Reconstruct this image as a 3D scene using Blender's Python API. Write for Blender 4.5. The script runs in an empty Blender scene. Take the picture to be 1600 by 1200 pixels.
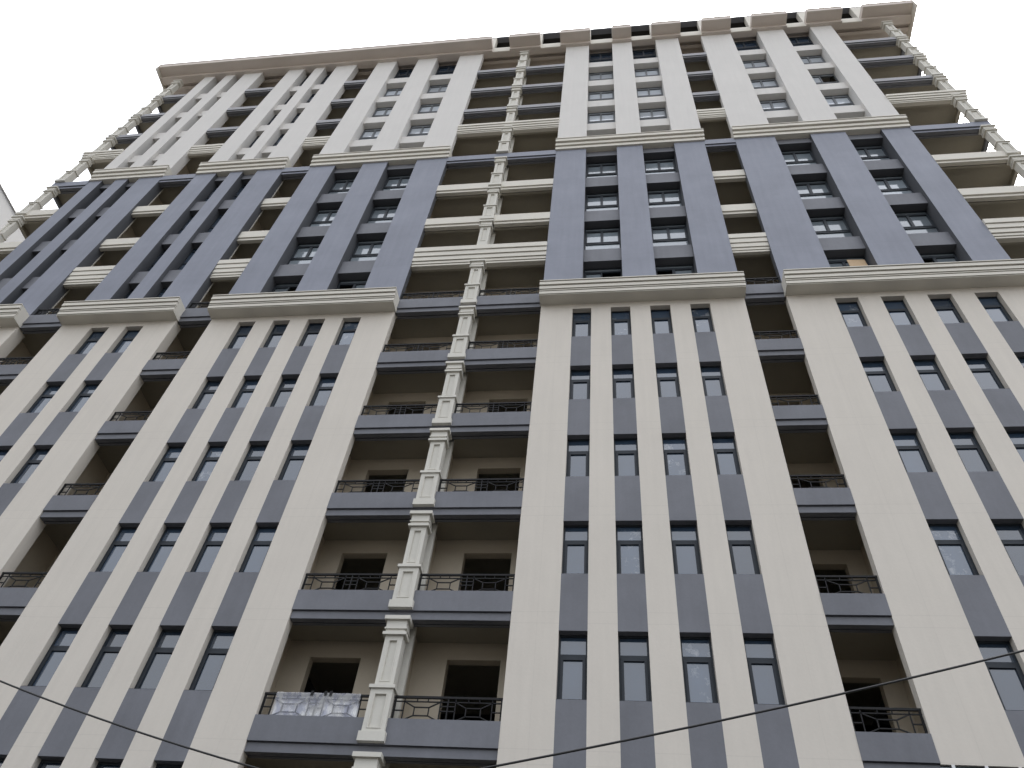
import bpy, math, random
from mathutils import Vector, Matrix
random.seed(7)
C = bpy.context.scene.collection
SC = bpy.context.scene

# ------------------------------------------------------------------ camera
CAM = Vector((1.4797, -16.0996, 0.0769))
cd = bpy.data.cameras.new('camera'); cam = bpy.data.objects.new('camera', cd); C.objects.link(cam)
r = Vector((0.99104284, 0.1045626, 0.08307079)); u = Vector((0.02746405, -0.76833139, 0.63946274)); w = Vector((-0.13068978, 0.63145351, 0.76432104))
cam.matrix_world = Matrix(((r.x, u.x, -w.x, CAM.x), (r.y, u.y, -w.y, CAM.y), (r.z, u.z, -w.z, CAM.z), (0, 0, 0, 1)))
cd.sensor_width = 36; cd.lens = 36 * 1233.06 / 1600; cd.clip_start = .1; cd.clip_end = 5000
SC.camera = cam

# ------------------------------------------------------------------ light
SUN_EL, SUN_AZ = math.radians(58), math.radians(28)      # sun veiled, behind the tower; azimuth from +y clockwise
world = bpy.data.worlds.new("World"); SC.world = world; world.use_nodes = True
nt = world.node_tree; bg = nt.nodes['Background']
sky = nt.nodes.new('ShaderNodeTexSky'); sky.sky_type = 'NISHITA'; sky.sun_disc = False
sky.sun_elevation = SUN_EL; sky.sun_rotation = SUN_AZ
sky.air_density = 1.0; sky.dust_density = 4.0; sky.ozone_density = 1.0
bw = nt.nodes.new('ShaderNodeHueSaturation'); bw.inputs['Saturation'].default_value = 0.22     # overcast: greyed sky
tc = nt.nodes.new('ShaderNodeTexCoord'); sx = nt.nodes.new('ShaderNodeSeparateXYZ'); nt.links.new(tc.outputs['Generated'], sx.inputs[0])
mr = nt.nodes.new('ShaderNodeMapRange'); mr.inputs['From Min'].default_value = 0.0; mr.inputs['From Max'].default_value = 1.0
mr.inputs['To Min'].default_value = 0.42; mr.inputs['To Max'].default_value = 2.0; nt.links.new(sx.outputs['Z'], mr.inputs['Value'])   # an overcast sky is brightest overhead
vm = nt.nodes.new('ShaderNodeVectorMath'); vm.operation = 'SCALE'
nt.links.new(sky.outputs[0], bw.inputs['Color']); nt.links.new(bw.outputs[0], vm.inputs[0]); nt.links.new(mr.outputs[0], vm.inputs['Scale']); nt.links.new(vm.outputs[0], bg.inputs['Color'])
bg.inputs['Strength'].default_value = 0.15
sd = bpy.data.lights.new('sun', 'SUN'); sd.energy = 0.7; sd.angle = math.radians(28); sd.color = (1, .96, .9)
so = bpy.data.objects.new('sun', sd); C.objects.link(so)
sdir = Vector((math.sin(SUN_AZ) * math.cos(SUN_EL), math.cos(SUN_AZ) * math.cos(SUN_EL), math.sin(SUN_EL)))
so.rotation_euler = (-sdir).to_track_quat('-Z', 'Y').to_euler(); so.location = (30, 60, 120)
SC.view_settings.view_transform = 'Standard'; SC.view_settings.look = 'None'
SC.view_settings.exposure = 1.53; SC.view_settings.gamma = 1

# ------------------------------------------------------------------ materials
def newmat(name):
    m = bpy.data.materials.new(name); m.use_nodes = True
    return m, m.node_tree, m.node_tree.nodes['Principled BSDF']
def N(nt, t, **kw):
    n = nt.nodes.new(t)
    for k, v in kw.items(): setattr(n, k, v)
    return n
def val(nt, op, a, b=None):
    n = N(nt, 'ShaderNodeMath', operation=op)
    for i, s in enumerate((a, b)):
        if s is None: continue
        if isinstance(s, (int, float)): n.inputs[i].default_value = s
        else: nt.links.new(s, n.inputs[i])
    return n.outputs[0]
def paint(name, col, rough=.75, var=.10, joints=None, fine=.05, bump=.15, spec=.4, vlines=None, streak=.0):
    """rendered / painted wall: blotches, fine grain, optional panel joints every storey"""
    m, nt, b = newmat(name)
    geo = N(nt, 'ShaderNodeNewGeometry'); sep = N(nt, 'ShaderNodeSeparateXYZ'); nt.links.new(geo.outputs['Position'], sep.inputs[0])
    n1 = N(nt, 'ShaderNodeTexNoise'); n1.inputs['Scale'].default_value = .55; n1.inputs['Detail'].default_value = 6; n1.inputs['Roughness'].default_value = .62
    nt.links.new(geo.outputs['Position'], n1.inputs['Vector'])
    n2 = N(nt, 'ShaderNodeTexNoise'); n2.inputs['Scale'].default_value = 14; n2.inputs['Detail'].default_value = 4
    nt.links.new(geo.outputs['Position'], n2.inputs['Vector'])
    mp = N(nt, 'ShaderNodeMapping'); mp.inputs['Scale'].default_value = (5.5, 5.5, .35); nt.links.new(geo.outputs['Position'], mp.inputs['Vector'])
    n3 = N(nt, 'ShaderNodeTexNoise'); n3.inputs['Scale'].default_value = 1.0; n3.inputs['Detail'].default_value = 3; nt.links.new(mp.outputs[0], n3.inputs['Vector'])
    f = val(nt, 'MULTIPLY', val(nt, 'SUBTRACT', n1.outputs['Fac'], .5), 4 * var)
    f = val(nt, 'ADD', f, val(nt, 'MULTIPLY', val(nt, 'SUBTRACT', n2.outputs['Fac'], .5), 2 * fine))
    if streak: f = val(nt, 'ADD', f, val(nt, 'MULTIPLY', val(nt, 'SUBTRACT', n3.outputs['Fac'], .5), 2 * streak))
    f = val(nt, 'ADD', f, 1.0)
    hgt = n2.outputs['Fac']
    if joints:
        z0, period, depth = joints
        for off in z0:
            t = val(nt, 'DIVIDE', val(nt, 'SUBTRACT', sep.outputs['Z'], off - 100 * period), period)
            t = val(nt, 'ABSOLUTE', val(nt, 'SUBTRACT', val(nt, 'FRACT', val(nt, 'ADD', t, .5)), .5))
            line = val(nt, 'LESS_THAN', t, .011 / period)
            f = val(nt, 'SUBTRACT', f, val(nt, 'MULTIPLY', line, depth))
        for vx in (vlines or []):
            d = val(nt, 'ABSOLUTE', val(nt, 'SUBTRACT', sep.outputs['X'], vx))
            line = val(nt, 'LESS_THAN', d, .009)
            f = val(nt, 'SUBTRACT', f, val(nt, 'MULTIPLY', line, depth * .7))
    mix = N(nt, 'ShaderNodeVectorMath', operation='SCALE'); mix.inputs[0].default_value = col; nt.links.new(f, mix.inputs['Scale'])
    nt.links.new(mix.outputs[0], b.inputs['Base Color'])
    b.inputs['Roughness'].default_value = rough; b.inputs['Specular IOR Level'].default_value = spec
    bp = N(nt, 'ShaderNodeBump'); bp.inputs['Strength'].default_value = bump; bp.inputs['Distance'].default_value = .01
    nt.links.new(hgt, bp.inputs['Height']); nt.links.new(bp.outputs[0], b.inputs['Normal'])
    return m
H = 3.3
VL = [-.52, 5.42, 8.28, 14.9, -13.3, -7.25, -19.5, -15.95, -22.7]
M = {}
M['cream'] = paint('cream_render', (.628, .584, .519), joints=((10.72, 11.03), H, .055), vlines=VL, var=.035, fine=.03, streak=.05)
M['white'] = paint('pale_render', (.615, .595, .565), joints=((10.86,), H, .05), var=.03, fine=.03, streak=.05)
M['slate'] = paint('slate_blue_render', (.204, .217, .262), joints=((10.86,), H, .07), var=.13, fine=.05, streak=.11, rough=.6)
M['reveal'] = paint('shaded_grey_render', (.088, .092, .102), var=.10, fine=.06, rough=.65)  # the grey paint deepened for recessed faces: shade put into the colour
M['palegrey'] = paint('pale_grey_render', (.33, .33, .345), var=.06, fine=.05)
M['grey'] = paint('grey_render', (.157, .162, .181), var=.17, fine=.07, streak=.09, rough=.65)
M['trim'] = paint('cream_moulding', (.645, .615, .545), var=.05, fine=.03)
M['column'] = paint('white_moulding', (.62, .60, .54), var=.06, fine=.04)
M['eave'] = paint('eave_render', (.60, .535, .48), var=.05, fine=.03)
M['ceiling'] = paint('loggia_ceiling', (.33, .305, .25), var=.07, fine=.05)  # plaster darkened for slab undersides: their weak bounce light put into the colour
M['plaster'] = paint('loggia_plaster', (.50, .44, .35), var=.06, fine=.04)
M['concrete'] = paint('raw_concrete', (.10, .095, .09), var=.15, fine=.06, rough=.9)
M['room'] = paint('dark_room', (.035, .033, .03), var=.2, rough=.9)  # near-black so open interiors read as unlit: darkness put into the colour
M['iron'] = paint('black_iron', (.010, .010, .011), rough=.6, spec=.25, var=.1)
M['frame'] = paint('anthracite_frame', (.022, .028, .036), rough=.5, var=.06, fine=.02, spec=.3)
M['frame2'] = paint('grey_frame', (.11, .12, .13), rough=.5, var=.05)
M['whiteframe'] = paint('white_frame', (.7, .7, .7), rough=.4, var=.03)
M['neighbour'] = paint('neighbour_render', (.22, .22, .22), var=.05)
M['cable'] = paint('cable_sheath', (.02, .02, .02), rough=.5)
M['asphalt'] = paint('street', (.018, .018, .019), rough=.95, spec=.1, var=.15)
M['earth'] = paint('pale_ground', (.13, .125, .115), rough=.95, var=.1, spec=.1)
M['paving'] = paint('paving', (.032, .031, .03), rough=.95, spec=.1, var=.12)
M['wood'] = paint('wood', (.50, .36, .22), rough=.7, var=.2, fine=.15)
def glass(name, col, spread, ior=2.1):
    m, nt, b = newmat(name)
    oi = N(nt, 'ShaderNodeObjectInfo'); geo = N(nt, 'ShaderNodeNewGeometry')
    n = N(nt, 'ShaderNodeTexNoise'); n.inputs['Scale'].default_value = .9; n.inputs['Detail'].default_value = 2; nt.links.new(geo.outputs['Position'], n.inputs['Vector'])
    k = val(nt, 'ADD', val(nt, 'MULTIPLY', oi.outputs['Random'], spread), 1 - spread * .5)
    k = val(nt, 'MULTIPLY', k, val(nt, 'ADD', val(nt, 'MULTIPLY', n.outputs['Fac'], .5), .75))
    s = N(nt, 'ShaderNodeVectorMath', operation='SCALE'); s.inputs[0].default_value = col; nt.links.new(k, s.inputs['Scale'])
    sm_ = N(nt, 'ShaderNodeTexNoise'); sm_.inputs['Scale'].default_value = 3.5; sm_.inputs['Detail'].default_value = 8; sm_.inputs['Roughness'].default_value = .7
    nt.links.new(geo.outputs['Position'], sm_.inputs['Vector'])                                    # plaster smears left on some panes
    ms = N(nt, 'ShaderNodeMapRange'); ms.inputs['From Min'].default_value = .54; ms.inputs['From Max'].default_value = .66; nt.links.new(sm_.outputs['Fac'], ms.inputs['Value'])
    mk = val(nt, 'MULTIPLY', ms.outputs[0], val(nt, 'MULTIPLY', val(nt, 'GREATER_THAN', oi.outputs['Random'], .80), .5))
    mx_ = N(nt, 'ShaderNodeMixRGB'); mx_.inputs['Color2'].default_value = (.42, .44, .46, 1); nt.links.new(mk, mx_.inputs['Fac']); nt.links.new(s.outputs[0], mx_.inputs['Color1'])
    nt.links.new(mx_.outputs[0], b.inputs['Base Color'])
    b.inputs['Roughness'].default_value = .06; b.inputs['IOR'].default_value = ior
    bp = N(nt, 'ShaderNodeBump'); bp.inputs['Strength'].default_value = .06; bp.inputs['Distance'].default_value = .02
    n4 = N(nt, 'ShaderNodeTexNoise'); n4.inputs['Scale'].default_value = 2.2; nt.links.new(geo.outputs['Position'], n4.inputs['Vector'])
    nt.links.new(n4.outputs['Fac'], bp.inputs['Height']); nt.links.new(bp.outputs[0], b.inputs['Normal'])
    return m
M['glass'] = glass('window_glass', (.034, .056, .090), .9)
M['glass2'] = glass('filmed_window_glass', (.20, .235, .265), .6)
M['glass3'] = glass('pale_window_glass', (.50, .545, .60), .4)
m, nt_, b_ = newmat('plastic_film')
ng = N(nt_, 'ShaderNodeNewGeometry'); nn = N(nt_, 'ShaderNodeTexNoise'); nn.inputs['Scale'].default_value = 1.0; nn.inputs['Detail'].default_value = 5
nm_ = N(nt_, 'ShaderNodeMapping'); nm_.inputs['Scale'].default_value = (6, 1, 3); nt_.links.new(ng.outputs['Position'], nm_.inputs['Vector']); nt_.links.new(nm_.outputs[0], nn.inputs['Vector'])
cr = N(nt_, 'ShaderNodeValToRGB'); cr.color_ramp.elements[0].position = .42; cr.color_ramp.elements[1].position = .58
cr.color_ramp.elements[0].color = (.50, .52, .62, 1); cr.color_ramp.elements[1].color = (.93, .93, .93, 1)
nt_.links.new(nn.outputs['Fac'], cr.inputs[0]); nt_.links.new(cr.outputs[0], b_.inputs['Base Color'])
b_.inputs['Roughness'].default_value = .3; b_.inputs['Alpha'].default_value = .93
M['film'] = m
m2 = m.copy(); m2.name = 'thin_plastic_film'; m2.node_tree.nodes['Principled BSDF'].inputs['Alpha'].default_value = .30; M['film_thin'] = m2

# ------------------------------------------------------------------ mesh helpers
class MB:
    def __init__(s): s.v = []; s.f = []; s.mi = []; s.mats = []
    def _m(s, mat):
        if mat not in s.mats: s.mats.append(mat)
        return s.mats.index(mat)
    def box(s, x0, x1, y0, y1, z0, z1, mat, front=None):
        i = len(s.v); k = s._m(mat); kf = s._m(front) if front else k
        s.v += [(x0, y0, z0), (x1, y0, z0), (x1, y1, z0), (x0, y1, z0), (x0, y0, z1), (x1, y0, z1), (x1, y1, z1), (x0, y1, z1)]
        for f in ((0, 1, 5, 4), (1, 2, 6, 5), (2, 3, 7, 6), (3, 0, 4, 7), (4, 5, 6, 7), (3, 2, 1, 0)):
            s.f.append(tuple(i + a for a in f)); s.mi.append(kf if f == (0, 1, 5, 4) else k)
        return s
    def bar(s, p, q, t, d, mat):
        """square bar from p to q in the xz plane, t thick, d deep"""
        p = Vector(p); q = Vector(q); a = (q - p).normalized(); n = Vector((-a.z, 0, a.x)) * t / 2; e = Vector((0, d / 2, 0))
        i = len(s.v); k = s._m(mat)
        s.v += [tuple(c) for c in (p - n - e, p + n - e, p + n + e, p - n + e, q - n - e, q + n - e, q + n + e, q - n + e)]
        for f in ((0, 1, 5, 4), (1, 2, 6, 5), (2, 3, 7, 6), (3, 0, 4, 7), (4, 5, 6, 7), (3, 2, 1, 0)):
            s.f.append(tuple(i + a for a in f)); s.mi.append(k)
    def prism(s, prof, x0, x1, mat):
        """profile [(y,z)...] counter-clockwise seen from +x, extruded along x"""
        i = len(s.v); n = len(prof); k = s._m(mat)
        s.v += [(x0, y, z) for y, z in prof] + [(x1, y, z) for y, z in prof]
        for a in range(n):
            b = (a + 1) % n
            s.f.append((i + a, i + n + a, i + n + b, i + b)); s.mi.append(k)
        s.f.append(tuple(i + a for a in range(n))); s.mi.append(k)
        s.f.append(tuple(i + n + a for a in reversed(range(n)))); s.mi.append(k)
    def mesh(s, name):
        me = bpy.data.meshes.new(name); me.from_pydata(s.v, [], s.f)
        for mt in s.mats: me.materials.append(M[mt])
        for p, k in zip(me.polygons, s.mi): p.material_index = k
        me.validate(); me.update()
        import bmesh
        bm = bmesh.new(); bm.from_mesh(me); bmesh.ops.recalc_face_normals(bm, faces=bm.faces); bm.to_mesh(me); bm.free()
        return me
def put(name, me, parent=None, loc=(0, 0, 0)):
    o = bpy.data.objects.new(name, me); C.objects.link(o); o.location = loc
    if parent: o.parent = parent
    return o
def thing(name, label, cat, loc=(0, 0, 0)):
    o = bpy.data.objects.new(name, None); C.objects.link(o); o.location = loc; o['label'] = label; o['category'] = cat
    return o
def tag(o, label, cat): o['label'] = label; o['category'] = cat; return o

GZ = -1.45
# ------------------------------------------------------------------ ground
g = MB(); g.box(-1500, 1500, -1500, 1500, GZ - 1.0, GZ - .148, 'earth'); put('ground', g.mesh('ground'))['kind'] = 'structure'
g = MB(); g.box(-90, 90, -48, -9, GZ - .6, GZ - .14, 'asphalt'); put('road', g.mesh('road'))['kind'] = 'structure'
g = MB(); g.box(-60, 60, -9, 16, GZ - .14 + .004, GZ, 'paving'); put('pavement', g.mesh('pavement'))['kind'] = 'structure'

# ------------------------------------------------------------------ the tower
T = thing('apartment_tower', 'tall apartment block with cream, slate blue and pale storeys, loggias and a projecting roof cornice', 'apartment building')
def part(name, mb, loc=(0, 0, 0), parent=None): return put(name, mb.mesh(name), parent or T, loc)

HEAD0 = 10.525; WIN = 1.692           # lower windows: head height at row 0, window height
SPB = 27.28; SPH = .92                # upper spandrels: underside of the first one, height
CZ0, CZ1 = 24.0, 24.75                 # first cornice
DZ0, DZ1 = 37.68, 38.6               # second cornice
TOPZ = 54.1
# bays: x range, window columns below, strips above, reveal thickness left/right
BAYS = [
 dict(n='L1', x=(-26.35, -22.12), low=[(-25.55, -24.85)], strips=[(-26.35, -25.6), (-24.8, -24.1), (-23.45, -22.12)], t=(.3, .5), slot=True),
 dict(n='L2', x=(-20.2, -15.36), low=[(-18.83, -18.06), (-17.35, -16.61)], strips=[(-20.2, -19.08), (-18.3, -17.6), (-16.8, -15.36)], t=(.5, .42), slot=True),
 dict(n='L3', x=(-13.9, -6.65), low=[(-12.71, -12.03), (-11.32, -10.65), (-9.95, -9.27), (-8.58, -7.88)], strips=[(-13.9, -12.56), (-11.08, -9.77), (-8.24, -6.65)], t=(.42, .28), slot=False),
 dict(n='R1', x=(-1.15, 6.04), low=[(0, .67), (1.365, 2.055), (2.755, 3.455), (4.15, 4.83)], strips=[(-1.15, .33), (1.83, 3.08), (4.6, 6.04)], t=(.28, .28), slot=False),
 dict(n='R2', x=(7.48, 15.47), low=[(9.04, 9.81), (10.545, 11.315), (12.05, 12.825), (13.55, 14.31)], strips=[(7.48, 9.34), (10.98, 12.58), (14.2, 15.47)], t=(.28, .3), slot=False),
]
DEEP = .72
def strip_box(mb, a, b, z0, z1, bay, mat, front=None):
    """vertical strip of wall; the outer edge of the bay is thinner where a loggia opens behind it"""
    e = .5
    l = abs(a - bay['x'][0]) < 1e-6; r_ = abs(b - bay['x'][1]) < 1e-6
    xa, xb = a, b
    if l: mb.box(a, a + e, 0, bay['t'][0], z0, z1, mat, front); xa = a + e
    if r_: mb.box(b - e, b, 0, bay['t'][1], z0, z1, mat, front); xb = b - e
    mb.box(xa, xb, 0, DEEP, z0, z1, mat, front)

for bay in BAYS:
    x0, x1 = bay['x']; zb = GZ if bay['n'] != 'R2' else 7.70
    # lower cream wall with painted grey spandrels, flush
    mb = MB(); cuts = [x0] + [c for p in bay['low'] for c in p] + [x1]
    for i in range(0, len(cuts), 2): strip_box(mb, cuts[i], cuts[i + 1], zb, CZ0, bay, 'cream')
    ks = range(-1, 5) if bay['n'] != 'R2' else range(0, 5)
    for a, b in bay['low']:
        lo = zb
        for k in ks:
            hd = HEAD0 + H * k; sl = hd - WIN
            mb.box(a, b, 0, DEEP, lo, sl, 'grey' if k > ks[0] or zb > 0 else 'cream'); lo = hd
        mb.box(a, b, 0, DEEP, lo, CZ0, 'cream')
    part('lower_wall', mb)
    # cornices with stepped mouldings
    def cornice(z0, z1, ps, hs):
        m_ = MB(); z = z0; yb = .28
        for p, h in zip(ps, hs):
            m_.box(x0 - .04, x1 + .04, -p, yb, z, z + h, 'trim'); z += h
        return m_
    part('cornice', cornice(CZ0, CZ1, (.46, .42, .49, .41, .51, .43, .54, .45, .59, .5, .62), (.025, .02, .15, .03, .045, .03, .17, .04, .17, .03, .04)))
    part('upper_cornice', cornice(DZ0, DZ1, (.08, .02, .15, .07, .24, .17, .27), (.25, .05, .25, .05, .24, .03, .05)))
    # slate blue middle wall, pale upper wall
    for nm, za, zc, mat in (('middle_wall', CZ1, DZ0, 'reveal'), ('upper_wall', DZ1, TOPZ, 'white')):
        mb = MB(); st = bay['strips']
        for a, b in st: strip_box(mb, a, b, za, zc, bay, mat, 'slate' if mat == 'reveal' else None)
        for (a, b), (c, d) in zip(st[:-1], st[1:]):
            for k in range(-1, 8):
                s0 = SPB + H * k; s1 = s0 + (SPH if k < 4 else .86)
                s0 = max(s0, za); s1 = min(s1, zc)
                if s1 - s0 < .05: continue
                mb.box(b, c, .2, DEEP, s0, s1, mat, 'grey' if mat == 'reveal' else None)
        part(nm, mb)

# ------------------------------------------------------------------ windows
def ring(mb, x0, x1, y0, y1, z0, z1, s, t, b, mat):
    mb.box(x0, x0 + s, y0, y1, z0, z1, mat); mb.box(x1 - s, x1, y0, y1, z0, z1, mat)
    mb.box(x0 + s, x1 - s, y0, y1, z0, z0 + b, mat); mb.box(x0 + s, x1 - s, y0, y1, z1 - t, z1, mat)
cache = {}
def tall_meshes(wd):
    if ('t', wd) in cache: return cache['t', wd]
    f = MB(); ring(f, 0, wd, .19, .27, -WIN, 0, .045, .05, .05, 'frame')
    f.box(.045, wd - .045, .19, .27, -.58, -.50, 'frame')
    ring(f, .05, wd - .05, .175, .25, -WIN + .04, -.585, .065, .06, .065, 'frame')
    f.box(.0, wd, .02, .19, -WIN, -WIN + .018, 'frame')
    p = MB(); p.box(.045, wd - .045, .225, .235, -.50, -.05, 'glass'); p.box(.115, wd - .115, .215, .225, -WIN + .105, -.645, 'glass')
    cache['t', wd] = (f.mesh('tall_window'), p.mesh('pane')); return cache['t', wd]
for bay in BAYS:
    for a, b in bay['low']:
        fm, pm = tall_meshes(round(b - a, 3))
        for k in (range(-1, 5) if bay['n'] != 'R2' else range(0, 5)):
            o = put('tall_window', fm, T, (a, 0, HEAD0 + H * k)); put('pane', pm, o)
YU = .55
def wide_meshes(wd, hgt, pale, openw=None):
    key = ('w', wd, hgt, pale, openw)
    if key in cache: return cache[key]
    gm = pale; fmat = 'frame2' if pale == 'glass3' else 'frame'; f = MB(); s = .05; y0, y1 = YU, YU + .08
    ring(f, 0, wd, y0, y1, -hgt, 0, s, s, s, fmat)
    za, zc = -.27, -1.33
    f.box(s, wd - s, y0, y1, za - .045, za + .045, fmat); f.box(s, wd - s, y0, y1, zc - .045, zc + .045, fmat)
    mx = wd / 2 - .02
    ring(f, s, mx, y0 - .015, y1 - .01, zc + .045, za - .045, .055, .05, .05, fmat)
    if openw != 'r': ring(f, mx, wd - s, y0 - .015, y1 - .01, zc + .045, za - .045, .055, .05, .05, fmat)
    p = MB(); yg = y0 + .04
    p.box(s, wd - s, yg, yg + .01, za + .045, -s, gm); p.box(s, wd - s, yg, yg + .01, -hgt + s, zc - .045, gm)
    if openw != 'l': p.box(s + .055, mx - .055, yg, yg + .01, zc + .095, za - .095, gm)
    if openw != 'r': p.box(mx + .055, wd - s - .055, yg, yg + .01, zc + .095, za - .095, gm)
    cache[key] = (f.mesh('wide_window'), p.mesh('pane')); return cache[key]
def slot_meshes(wd, hgt):
    key = ('s', wd, hgt)
    if key in cache: return cache[key]
    f = MB(); s = .05; y0, y1 = YU - .05, YU + .03
    ring(f, 0, wd, y0, y1, -hgt, 0, s, s, s, 'frame'); f.box(s, wd - s, y0, y1, -1.36, -1.28, 'frame'); f.box(s, wd - s, y0, y1, -.32, -.25, 'frame')
    p = MB(); p.box(s, wd - s, y0 + .03, y0 + .04, -hgt + s, -s, 'glass')
    cache[key] = (f.mesh('slot_window'), p.mesh('pane')); return cache[key]
OPEN = {('R1', 0, 0): 'r', ('R1', 1, 0): 'l', ('L3', 1, 0): 'l', ('L3', 0, 0): 'r', ('R2', 1, 0): 'l', ('R2', 1, 6): 'r'}
for bay in BAYS:
    st = bay['strips']
    for ci, ((a, b), (c, d)) in enumerate(zip(st[:-1], st[1:])):
        for k in range(0, 9):
            hd = SPB + H * k if k < 8 else TOPZ - .02
            sl = max(SPB + H * (k - 1) + (SPH if k - 1 < 4 else .86), CZ1 if k == 0 else (DZ1 if k == 4 else 0))
            if k == 4: sl = DZ1
            hgt = round(hd - sl, 3); wd = round(c - b, 3)
            if bay['slot']: fm, pm = slot_meshes(wd, hgt); nm = 'slot_window'
            else: fm, pm = wide_meshes(wd, hgt, 'glass' if k == 8 else ('glass2' if k < 4 else 'glass3'), OPEN.get((bay['n'], ci, k))); nm = 'wide_window'
            o = put(nm, fm, T, (b, 0, hd)); put('pane', pm, o)

# ------------------------------------------------------------------ loggias
LB = 7.5                      # underside of the balcony edge of storey 0
LOG = [  # name, x range, doors, interior extends left/right, half railings
 dict(n='LE', x=(-28.45, -26.35), doors=[], ext=(0, .45), rails=[(-27.8, -26.35)]),
 dict(n='L12', x=(-22.12, -20.2), doors=[(-21.5, -20.5)], ext=(.45, .45), rails=[(-22.12, -20.2)]),
 dict(n='L23', x=(-15.36, -13.9), doors=[(-15.2, -14.3)], ext=(.45, .45), rails=[(-15.36, -13.9)]),
 dict(n='C', x=(-6.65, -1.15), doors=[(-6.44, -5.1), (-2.88, -1.53)], ext=(.45, .45), rails=[(-6.65, -4.12), (-3.6, -1.15)]),
 dict(n='R12', x=(6.04, 7.48), doors=[(6.55, 7.46)], ext=(.45, .45), rails=[(6.04, 7.48)]),
 dict(n='RE', x=(15.47, 18.98), doors=[(15.9, 17.2)], ext=(.45, 0), rails=[(15.47, 18.4)]),
]
BACK = 1.42; BACK_SMALL = 1.87
def balcony_mesh(lg, k):
    x0, x1 = lg['x']; e0, e1 = lg['ext']; m_ = MB()
    z = -.1 if k >= 7 else 0.0
    # beam and moulded edge
    if k in (6, 10):
        z = 0.0 if k == 6 else .35
        hs = (.10, .04, .14, .045, .25, .045, .27, .045, .30) if k == 6 else (.08, .03, .11, .035, .17, .04, .19, .035, .21)
        ps = (-.06, -.11, -.03, -.11, .01, -.08, .05, -.04, .09)
        small = lg['n'] in ('L12', 'L23', 'R12')
        if small: ps = tuple(q * .8 - .08 for q in ps)
        top = z
        xa = x0 - (.25 if lg['n'] == 'LE' else 0); xb = x1 + (.2 if lg['n'] == 'RE' else 0)
        for p, h in zip(ps, hs):
            xl = xa - (p if lg['n'] == 'LE' else -.0); xr = xb + (p if lg['n'] == 'RE' else 0)
            m_.box(xl, xr, -p, .26, top, top + h, 'trim'); top += h
        zb = z
    else:
        if k <= 5: mat, l, h = 'grey', .2, .80
        elif k in (7, 8): mat, l, h = 'trim', .16, .72
        elif k == 9: mat, l, h = 'grey', .16, .66
        else: mat, l, h = 'grey', .10, .50
        fr = 'slate' if k == 9 else ('palegrey' if k > 9 else None)  # paler front faces only; the darker undersides put shade into the colour
        ry = .13 if (k in (7, 8) and lg['n'] in ('L12', 'L23', 'R12')) else 0
        m_.box(x0, x1, .045 + ry, .22 + ry, z, z + l, mat, fr)
        m_.box(x0, x1, ry - (.012 if lg['n'] not in ('LE', 'RE') else .02), .16 + ry, z + l + .02, z + h, mat, fr)
        m_.box(x0, x1, .06 + ry, .16 + ry, z + l, z + l + .02, mat)
        zb = z; top = z + h
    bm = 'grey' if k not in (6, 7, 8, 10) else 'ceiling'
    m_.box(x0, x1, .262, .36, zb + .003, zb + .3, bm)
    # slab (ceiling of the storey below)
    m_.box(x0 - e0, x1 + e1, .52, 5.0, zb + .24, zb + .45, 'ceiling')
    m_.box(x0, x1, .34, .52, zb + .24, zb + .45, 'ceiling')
    # side edges of the corner loggias
    if lg['n'] in ('LE', 'RE'):
        xs = x0 if lg['n'] == 'LE' else x1 - .16
        m_.box(xs, xs + .16, .34, BACK, zb, zb + .24, bm)
        m_.box(xs, xs + .16, .34, BACK, zb + .45, top, bm)
    return m_.mesh('balcony'), top
def railing_mesh(x0, x1):
    h = .56; W = x1 - x0; m_ = MB(); t = .024
    def L(a, b, tt=t): m_.bar((x0 + a[0], .12, a[1]), (x0 + b[0], .12, b[1]), tt, tt, 'iron')
    L((0, h), (W, h), .05); L((0, h - .10), (W, h - .10)); L((0, .015), (W, .015), .02)
    for x in (.03, W - .03): L((x, 0), (x, h), .042)
    n = 2 if W > 1.9 else 1
    edge = .24; mid = .34 if n == 2 else 0
    pw = (W - 2 * edge - mid) / n
    for i in range(n):
        a = edge + i * (pw + mid); b = a + pw; q = min(.3, pw * .3); zi, zo = .14, .33
        L((a, 0), (a, h)); L((b, 0), (b, h))
        L((a, h - .1), (a + q, zo)); L((b, h - .1), (b - q, zo)); L((a, .02), (a + q, zi)); L((b, .02), (b - q, zi))
        L((a + q, zo), (b - q, zo)); L((a + q, zi), (b - q, zi)); L((a + q, zi), (a + q, zo)); L((b - q, zi), (b - q, zo))
        for x in (a + pw * .35, a + pw * .65): L((x, h - .1), (x, h))
    for x in (0, W - edge): L((x, .25), (x + edge, .25))
    if n == 2:
        c = edge + pw + mid / 2; L((c, 0), (c, h), .03)
        L((edge + pw, .25), (edge + pw + mid, .25)); L((edge + pw, .36), (edge + pw + mid, .36))
    return m_.mesh('railing')
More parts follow.
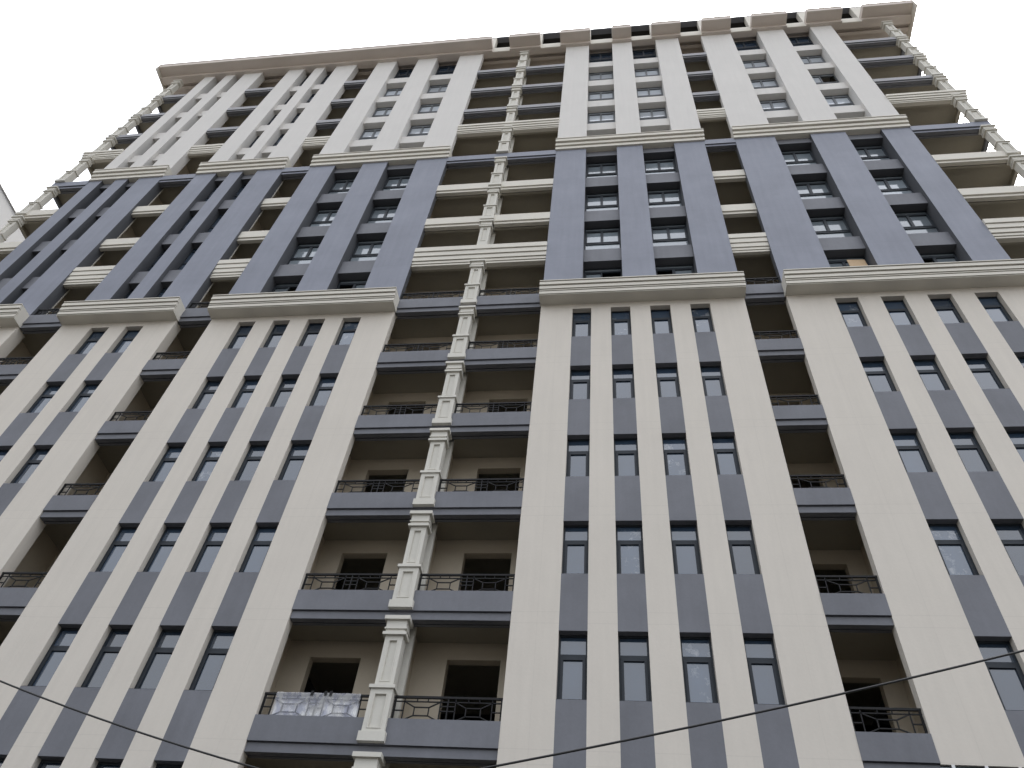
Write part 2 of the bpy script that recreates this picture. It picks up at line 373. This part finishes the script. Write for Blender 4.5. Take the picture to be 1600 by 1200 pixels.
for lg in LOG:
    x0, x1 = lg['x']; e0, e1 = lg['ext']
    bk = BACK_SMALL if lg['n'] in ('L12', 'L23', 'R12') else BACK
    rms = [railing_mesh(a, b) for a, b in lg['rails']]
    for k in range(-1, 14):
        me, top = balcony_mesh(lg, k)
        o = put('balcony', me, T, (0, 0, LB + H * k))
        if k <= 5:
            for rm in rms: put('railing', rm, o, (0, 0, top))
    # back wall with door openings, side walls
    m_ = MB(); xs = [x0 - e0] + [c for d in lg['doors'] for c in d] + [x1 + e1]
    for i in range(0, len(xs), 2): m_.box(xs[i], xs[i + 1], bk, bk + .25, GZ, TOPZ + .2, 'plaster')
    for a, b in lg['doors']:
        lo = GZ
        for k in range(-1, 14):
            fl = LB + H * k + .45; hd = LB + H * k + 3.08
            m_.box(a, b, bk, bk + .25, lo, fl, 'plaster'); lo = hd
        m_.box(a, b, bk, bk + .25, lo, TOPZ + .2, 'plaster')
    if e0: m_.box(x0 - e0 - .04, x0 - e0, .5, bk + .25, GZ, TOPZ, 'plaster')
    if e1: m_.box(x1 + e1, x1 + e1 + .04, .5, bk + .25, GZ, TOPZ, 'plaster')
    if lg['n'] == 'C':
        m_.box(-3.95, -3.72, .62, bk, GZ, TOPZ, 'plaster')          # partition between the two flats
        m_.box(-3.90, -3.56, .5, .62, GZ, TOPZ, 'column')
    m_.box(x0 - e0, x1 + e1, .36, bk, GZ, LB - H - .1, 'plaster')
    if lg['n'] in ('L12', 'L23'):
        t = .5 if lg['n'] == 'L12' else .42
        m_.box(x0 - .06, x0 + .012, t, t + .05, CZ1, DZ0, 'trim')      # plaster edge strip
    part('loggia_wall', m_)

# ------------------------------------------------------------------ pilasters
def panel_face(mb, x0, x1, y, d, z0, z1, px0, px1, pz0, pz1, mat, back):
    """front slab with a recessed rectangular panel"""
    mb.box(x0, px0, y, back, z0, z1, mat); mb.box(px1, x1, y, back, z0, z1, mat)
    mb.box(px0, px1, y, back, z0, pz0, mat); mb.box(px0, px1, y, back, pz1, z1, mat)
    mb.box(px0, px1, y + d, back, pz0, pz1, mat)
    # raised bead round the panel
    mb.box(px0 - .035, px0 - .012, y - .012, y, pz0 - .03, pz1 + .03, mat); mb.box(px1 + .012, px1 + .035, y - .012, y, pz0 - .03, pz1 + .03, mat)
    mb.box(px0 - .012, px1 + .012, y - .012, y, pz0 - .03, pz0 - .008, mat); mb.box(px0 - .012, px1 + .012, y - .012, y, pz1 + .008, pz1 + .03, mat)
def pil_meshes():
    s = MB(); panel_face(s, -.215, .215, -.045, .04, 9.02, 10.30, -.085, .085, 9.16, 10.16, 'column', .26)
    p = MB(); p.box(-.30, .30, -.13, .24, 7.74, 7.95, 'column')
    panel_face(p, -.255, .255, -.09, .04, 7.95, 8.94, -.125, .125, 8.06, 8.80, 'column', .26)
    p.box(-.30, .30, -.135, .28, 8.94, 9.02, 'column')
    c = MB(); c.box(-.285, .285, -.115, .28, 10.30, 10.375, 'column'); c.box(-.235, .235, -.065, .26, 10.375, 10.46, 'column')
    c.box(-.27, .27, -.10, .27, 10.46, 10.50, 'column'); c.box(-.245, .245, -.075, .265, 10.50, 10.70, 'column'); c.box(-.31, .31, -.14, .29, 10.70, 10.80, 'column')
    s2 = MB(); panel_face(s2, -.215, .215, -.045, .04, 9.02, 10.30, -.085, .085, 9.16, 10.16, 'column', .26); s2.box(-.215, .215, -.045, .26, 8.30, 9.02, 'column')
    return s.mesh('pilaster'), p.mesh('pedestal'), c.mesh('capital'), s2.mesh('pilaster')
ps, pp, pc, ps2 = pil_meshes()
for x in (-3.87, -28.14, 18.67):
    for k in range(-1, 14):
        z = H * k - (.1 if k >= 7 else 0) + (.45 if k == 9 else 0); on_mould = k in (6, 10)
        o = put('pilaster', ps2 if on_mould else ps, T, (x, 0, z)); put('capital', pc, o)
        if not on_mould: put('pedestal', pp, o)

# ------------------------------------------------------------------ body, floors, roof cornice
m_ = MB()
m_.box(-28.3, -28.05, BACK, 14, GZ, TOPZ + .25, 'cream'); m_.box(18.55, 18.8, BACK, 14, GZ, TOPZ + .25, 'cream')
m_.box(-28.05, 18.55, 13.75, 14, GZ, TOPZ + .25, 'cream'); part('side_wall', m_)
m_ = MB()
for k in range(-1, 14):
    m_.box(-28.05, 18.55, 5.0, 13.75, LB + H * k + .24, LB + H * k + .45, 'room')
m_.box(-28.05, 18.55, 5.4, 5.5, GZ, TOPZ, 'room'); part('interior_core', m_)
m_ = MB()
XL, XR = -29.62, 20.28
m_.box(XL, XR, -.05, .3, TOPZ, TOPZ + .8, 'eave')
m_.box(XL, XR, .3, 14.5, TOPZ + .28, TOPZ + .5, 'eave')
m_.box(XL + .0, XR, .55, .75, TOPZ + .12, TOPZ + .28, 'eave')
m_.box(XL - .06, XL, -.89, 14.5, TOPZ - .12, TOPZ + .82, 'trim'); m_.box(XR, XR + .08, -.89, 14.5, TOPZ - .38, TOPZ + .82, 'trim')
part('roof_slab', m_)
BL = [(XL, -6.05), (-4.89, -2.84), (-1.53, .44), (1.85, 3.08), (4.37, 6.22), (7.55, 9.36), (10.64, 12.81), (14.0, 16.15), (17.35, XR)]
m_ = MB(); lo = None
for (a, b), nx in zip(BL, BL[1:] + [None]):
    m_.box(a, b, -.05, .3, TOPZ + .8, 57.3, 'trim')
m_.box(XL, XR, -.05, .3, 57.3, 57.5, 'grey'); m_.box(XL, XR, .3, 14.5, 57.3, 57.48, 'room')
m_.box(XL, XR, 1.4, 1.6, TOPZ + .5, 57.3, 'room'); m_.box(XL, XR, .3, 1.4, TOPZ + .5, TOPZ + .53, 'room')
part('attic_wall', m_)
for a, b in BL:
    m_ = MB(); aa = a + (.0 if a != XL else .0)
    m_.box(a, b, -.19, -.05, TOPZ, TOPZ + .3, 'eave'); m_.box(a, b, -.85, -.05, TOPZ + .3, TOPZ + .72, 'eave')
    m_.box(a, b, -.88, -.05, TOPZ + .72, TOPZ + .80, 'eave')
    part('cornice_block', m_)
for a, b in zip(BL[:-1], BL[1:]):
    m_ = MB(); m_.box(a[1], b[0], -.09, -.05, TOPZ + .02, TOPZ + .8, 'trim'); part('attic_sill', m_)
# glazed storey under the right-hand bay
m_ = MB(); x = 7.70
while x < 15.4:
    m_.box(x - .03, x + .03, .0, .12, 3.4, 7.70, 'whiteframe'); x += .6
m_.box(7.48, 15.47, .02, .12, 3.3, 3.4, 'whiteframe')
o = part('glazed_front', m_); m_ = MB(); m_.box(7.48, 15.47, .06, .075, 3.4, 7.69, 'glass'); part('pane', m_, parent=o)
m_ = MB(); m_.box(7.48, 15.47, 0, .5, GZ, 3.3, 'cream'); m_.box(7.48, 15.47, .3, .7, 3.3, 7.69, 'room'); part('base_wall', m_)

# ------------------------------------------------------------------ loose things on the tower
# a film folded over the top rail: a thicker layer inside, a thin layer outside
path = [(.165, 8.32), (.168, 8.50), (.163, 8.68), (.158, 8.86), (.150, 8.895), (.120, 8.905), (.085, 8.895), (.075, 8.86), (.070, 8.72), (.074, 8.58), (.068, 8.45), (.072, 8.335)]
nx_ = 64; v = []; fc = []; mi = []
for j, (py, pz) in enumerate(path):
    for i in range(nx_ + 1):
        x = -6.36 + 1.98 * i / nx_
        a = .010 if 0 <= j < 3 or j > 7 else .002
        v.append((x, py + a * (math.sin(i * .9 + j * .3) + .7 * math.sin(i * .41 + j)), pz + (.006 * math.sin(i * .23) if j in (0, 11) else .002 * math.sin(i * .5))))
for j in range(len(path) - 1):
    for i in range(nx_):
        a = j * (nx_ + 1) + i; fc.append((a, a + 1, a + nx_ + 2, a + nx_ + 1)); mi.append(0 if j < 4 else 1)
me = bpy.data.meshes.new('plastic_sheet'); me.from_pydata(v, [], fc); me.materials.append(M['film']); me.materials.append(M['film_thin'])
for p, k in zip(me.polygons, mi): p.use_smooth = True; p.material_index = k
sheet = put('plastic_sheet', me)
tag(sheet, 'whitish translucent plastic sheet folded over the black railing of a balcony', 'plastic sheet')
cm = MB(); cm.box(-.03, .03, .055, .068, -.10, .0, 'iron'); cm.box(-.03, .03, .068, .17, -.012, 0, 'iron'); cme = cm.mesh('clip')
for x in (-5.52, -5.20, -5.08): put('clip', cme, sheet, (x, 0, 8.925))
bd = MB(); bd.box(0, .64, -.012, .012, 0, 1.93, 'wood')
o = put('wooden_board', bd.mesh('wooden_board'), None, (10.22, .27, 24.91)); o.rotation_euler = (math.radians(-4), 0, math.radians(2))
tag(o, 'tan wooden board standing in a slate blue bay window just above the moulded cornice', 'board')

# ------------------------------------------------------------------ neighbour at the left edge
nb = thing('neighbouring_block', 'pale plain walled neighbouring block whose roof edge shows at the left', 'apartment building', (-52, 8, GZ))
m_ = MB(); m_.box(-8, 7, -22, 24, 0, 54.35, 'neighbour'); put('wall', m_.mesh('wall'), nb)
m_ = MB(); m_.box(-8.1, 7.1, -22.1, 24.1, 54.35, 54.65, 'whiteframe'); put('roof_coping', m_.mesh('roof_coping'), nb)

# ------------------------------------------------------------------ overhead cables
def cable(name, fn, x0, x1, rad, label):
    cu = bpy.data.curves.new(name, 'CURVE'); cu.dimensions = '3D'; cu.bevel_depth = rad; cu.bevel_resolution = 3
    sp = cu.splines.new('POLY'); n = 90; sp.points.add(n)
    for i in range(n + 1):
        x = x0 + (x1 - x0) * i / n; sp.points[i].co = (CAM.x + x, CAM.y + 8 + (.0), CAM.z + fn(x), 1)
    tmp = bpy.data.objects.new('tmp', cu); C.objects.link(tmp)
    me = bpy.data.meshes.new_from_object(tmp.evaluated_get(bpy.context.evaluated_depsgraph_get())); bpy.data.objects.remove(tmp)
    me.materials.clear(); me.materials.append(M['cable'])
    o = put(name, me); tag(o, label, 'cable'); return o
cable('overhead_cable', lambda x: 4.42 - .30 * (x + 7.4) + .0125 * (x + 7.4) ** 2, -24, 13, .0105, 'thin black overhead cable falling towards the right across the lower left corner')
cable('overhead_cable', lambda x: 3.62 + .2265 * (x + 1.31) + .0052 * (x + 1.31) ** 2, -17, 26, .0118, 'black overhead cable rising to the right across the lower right corner')
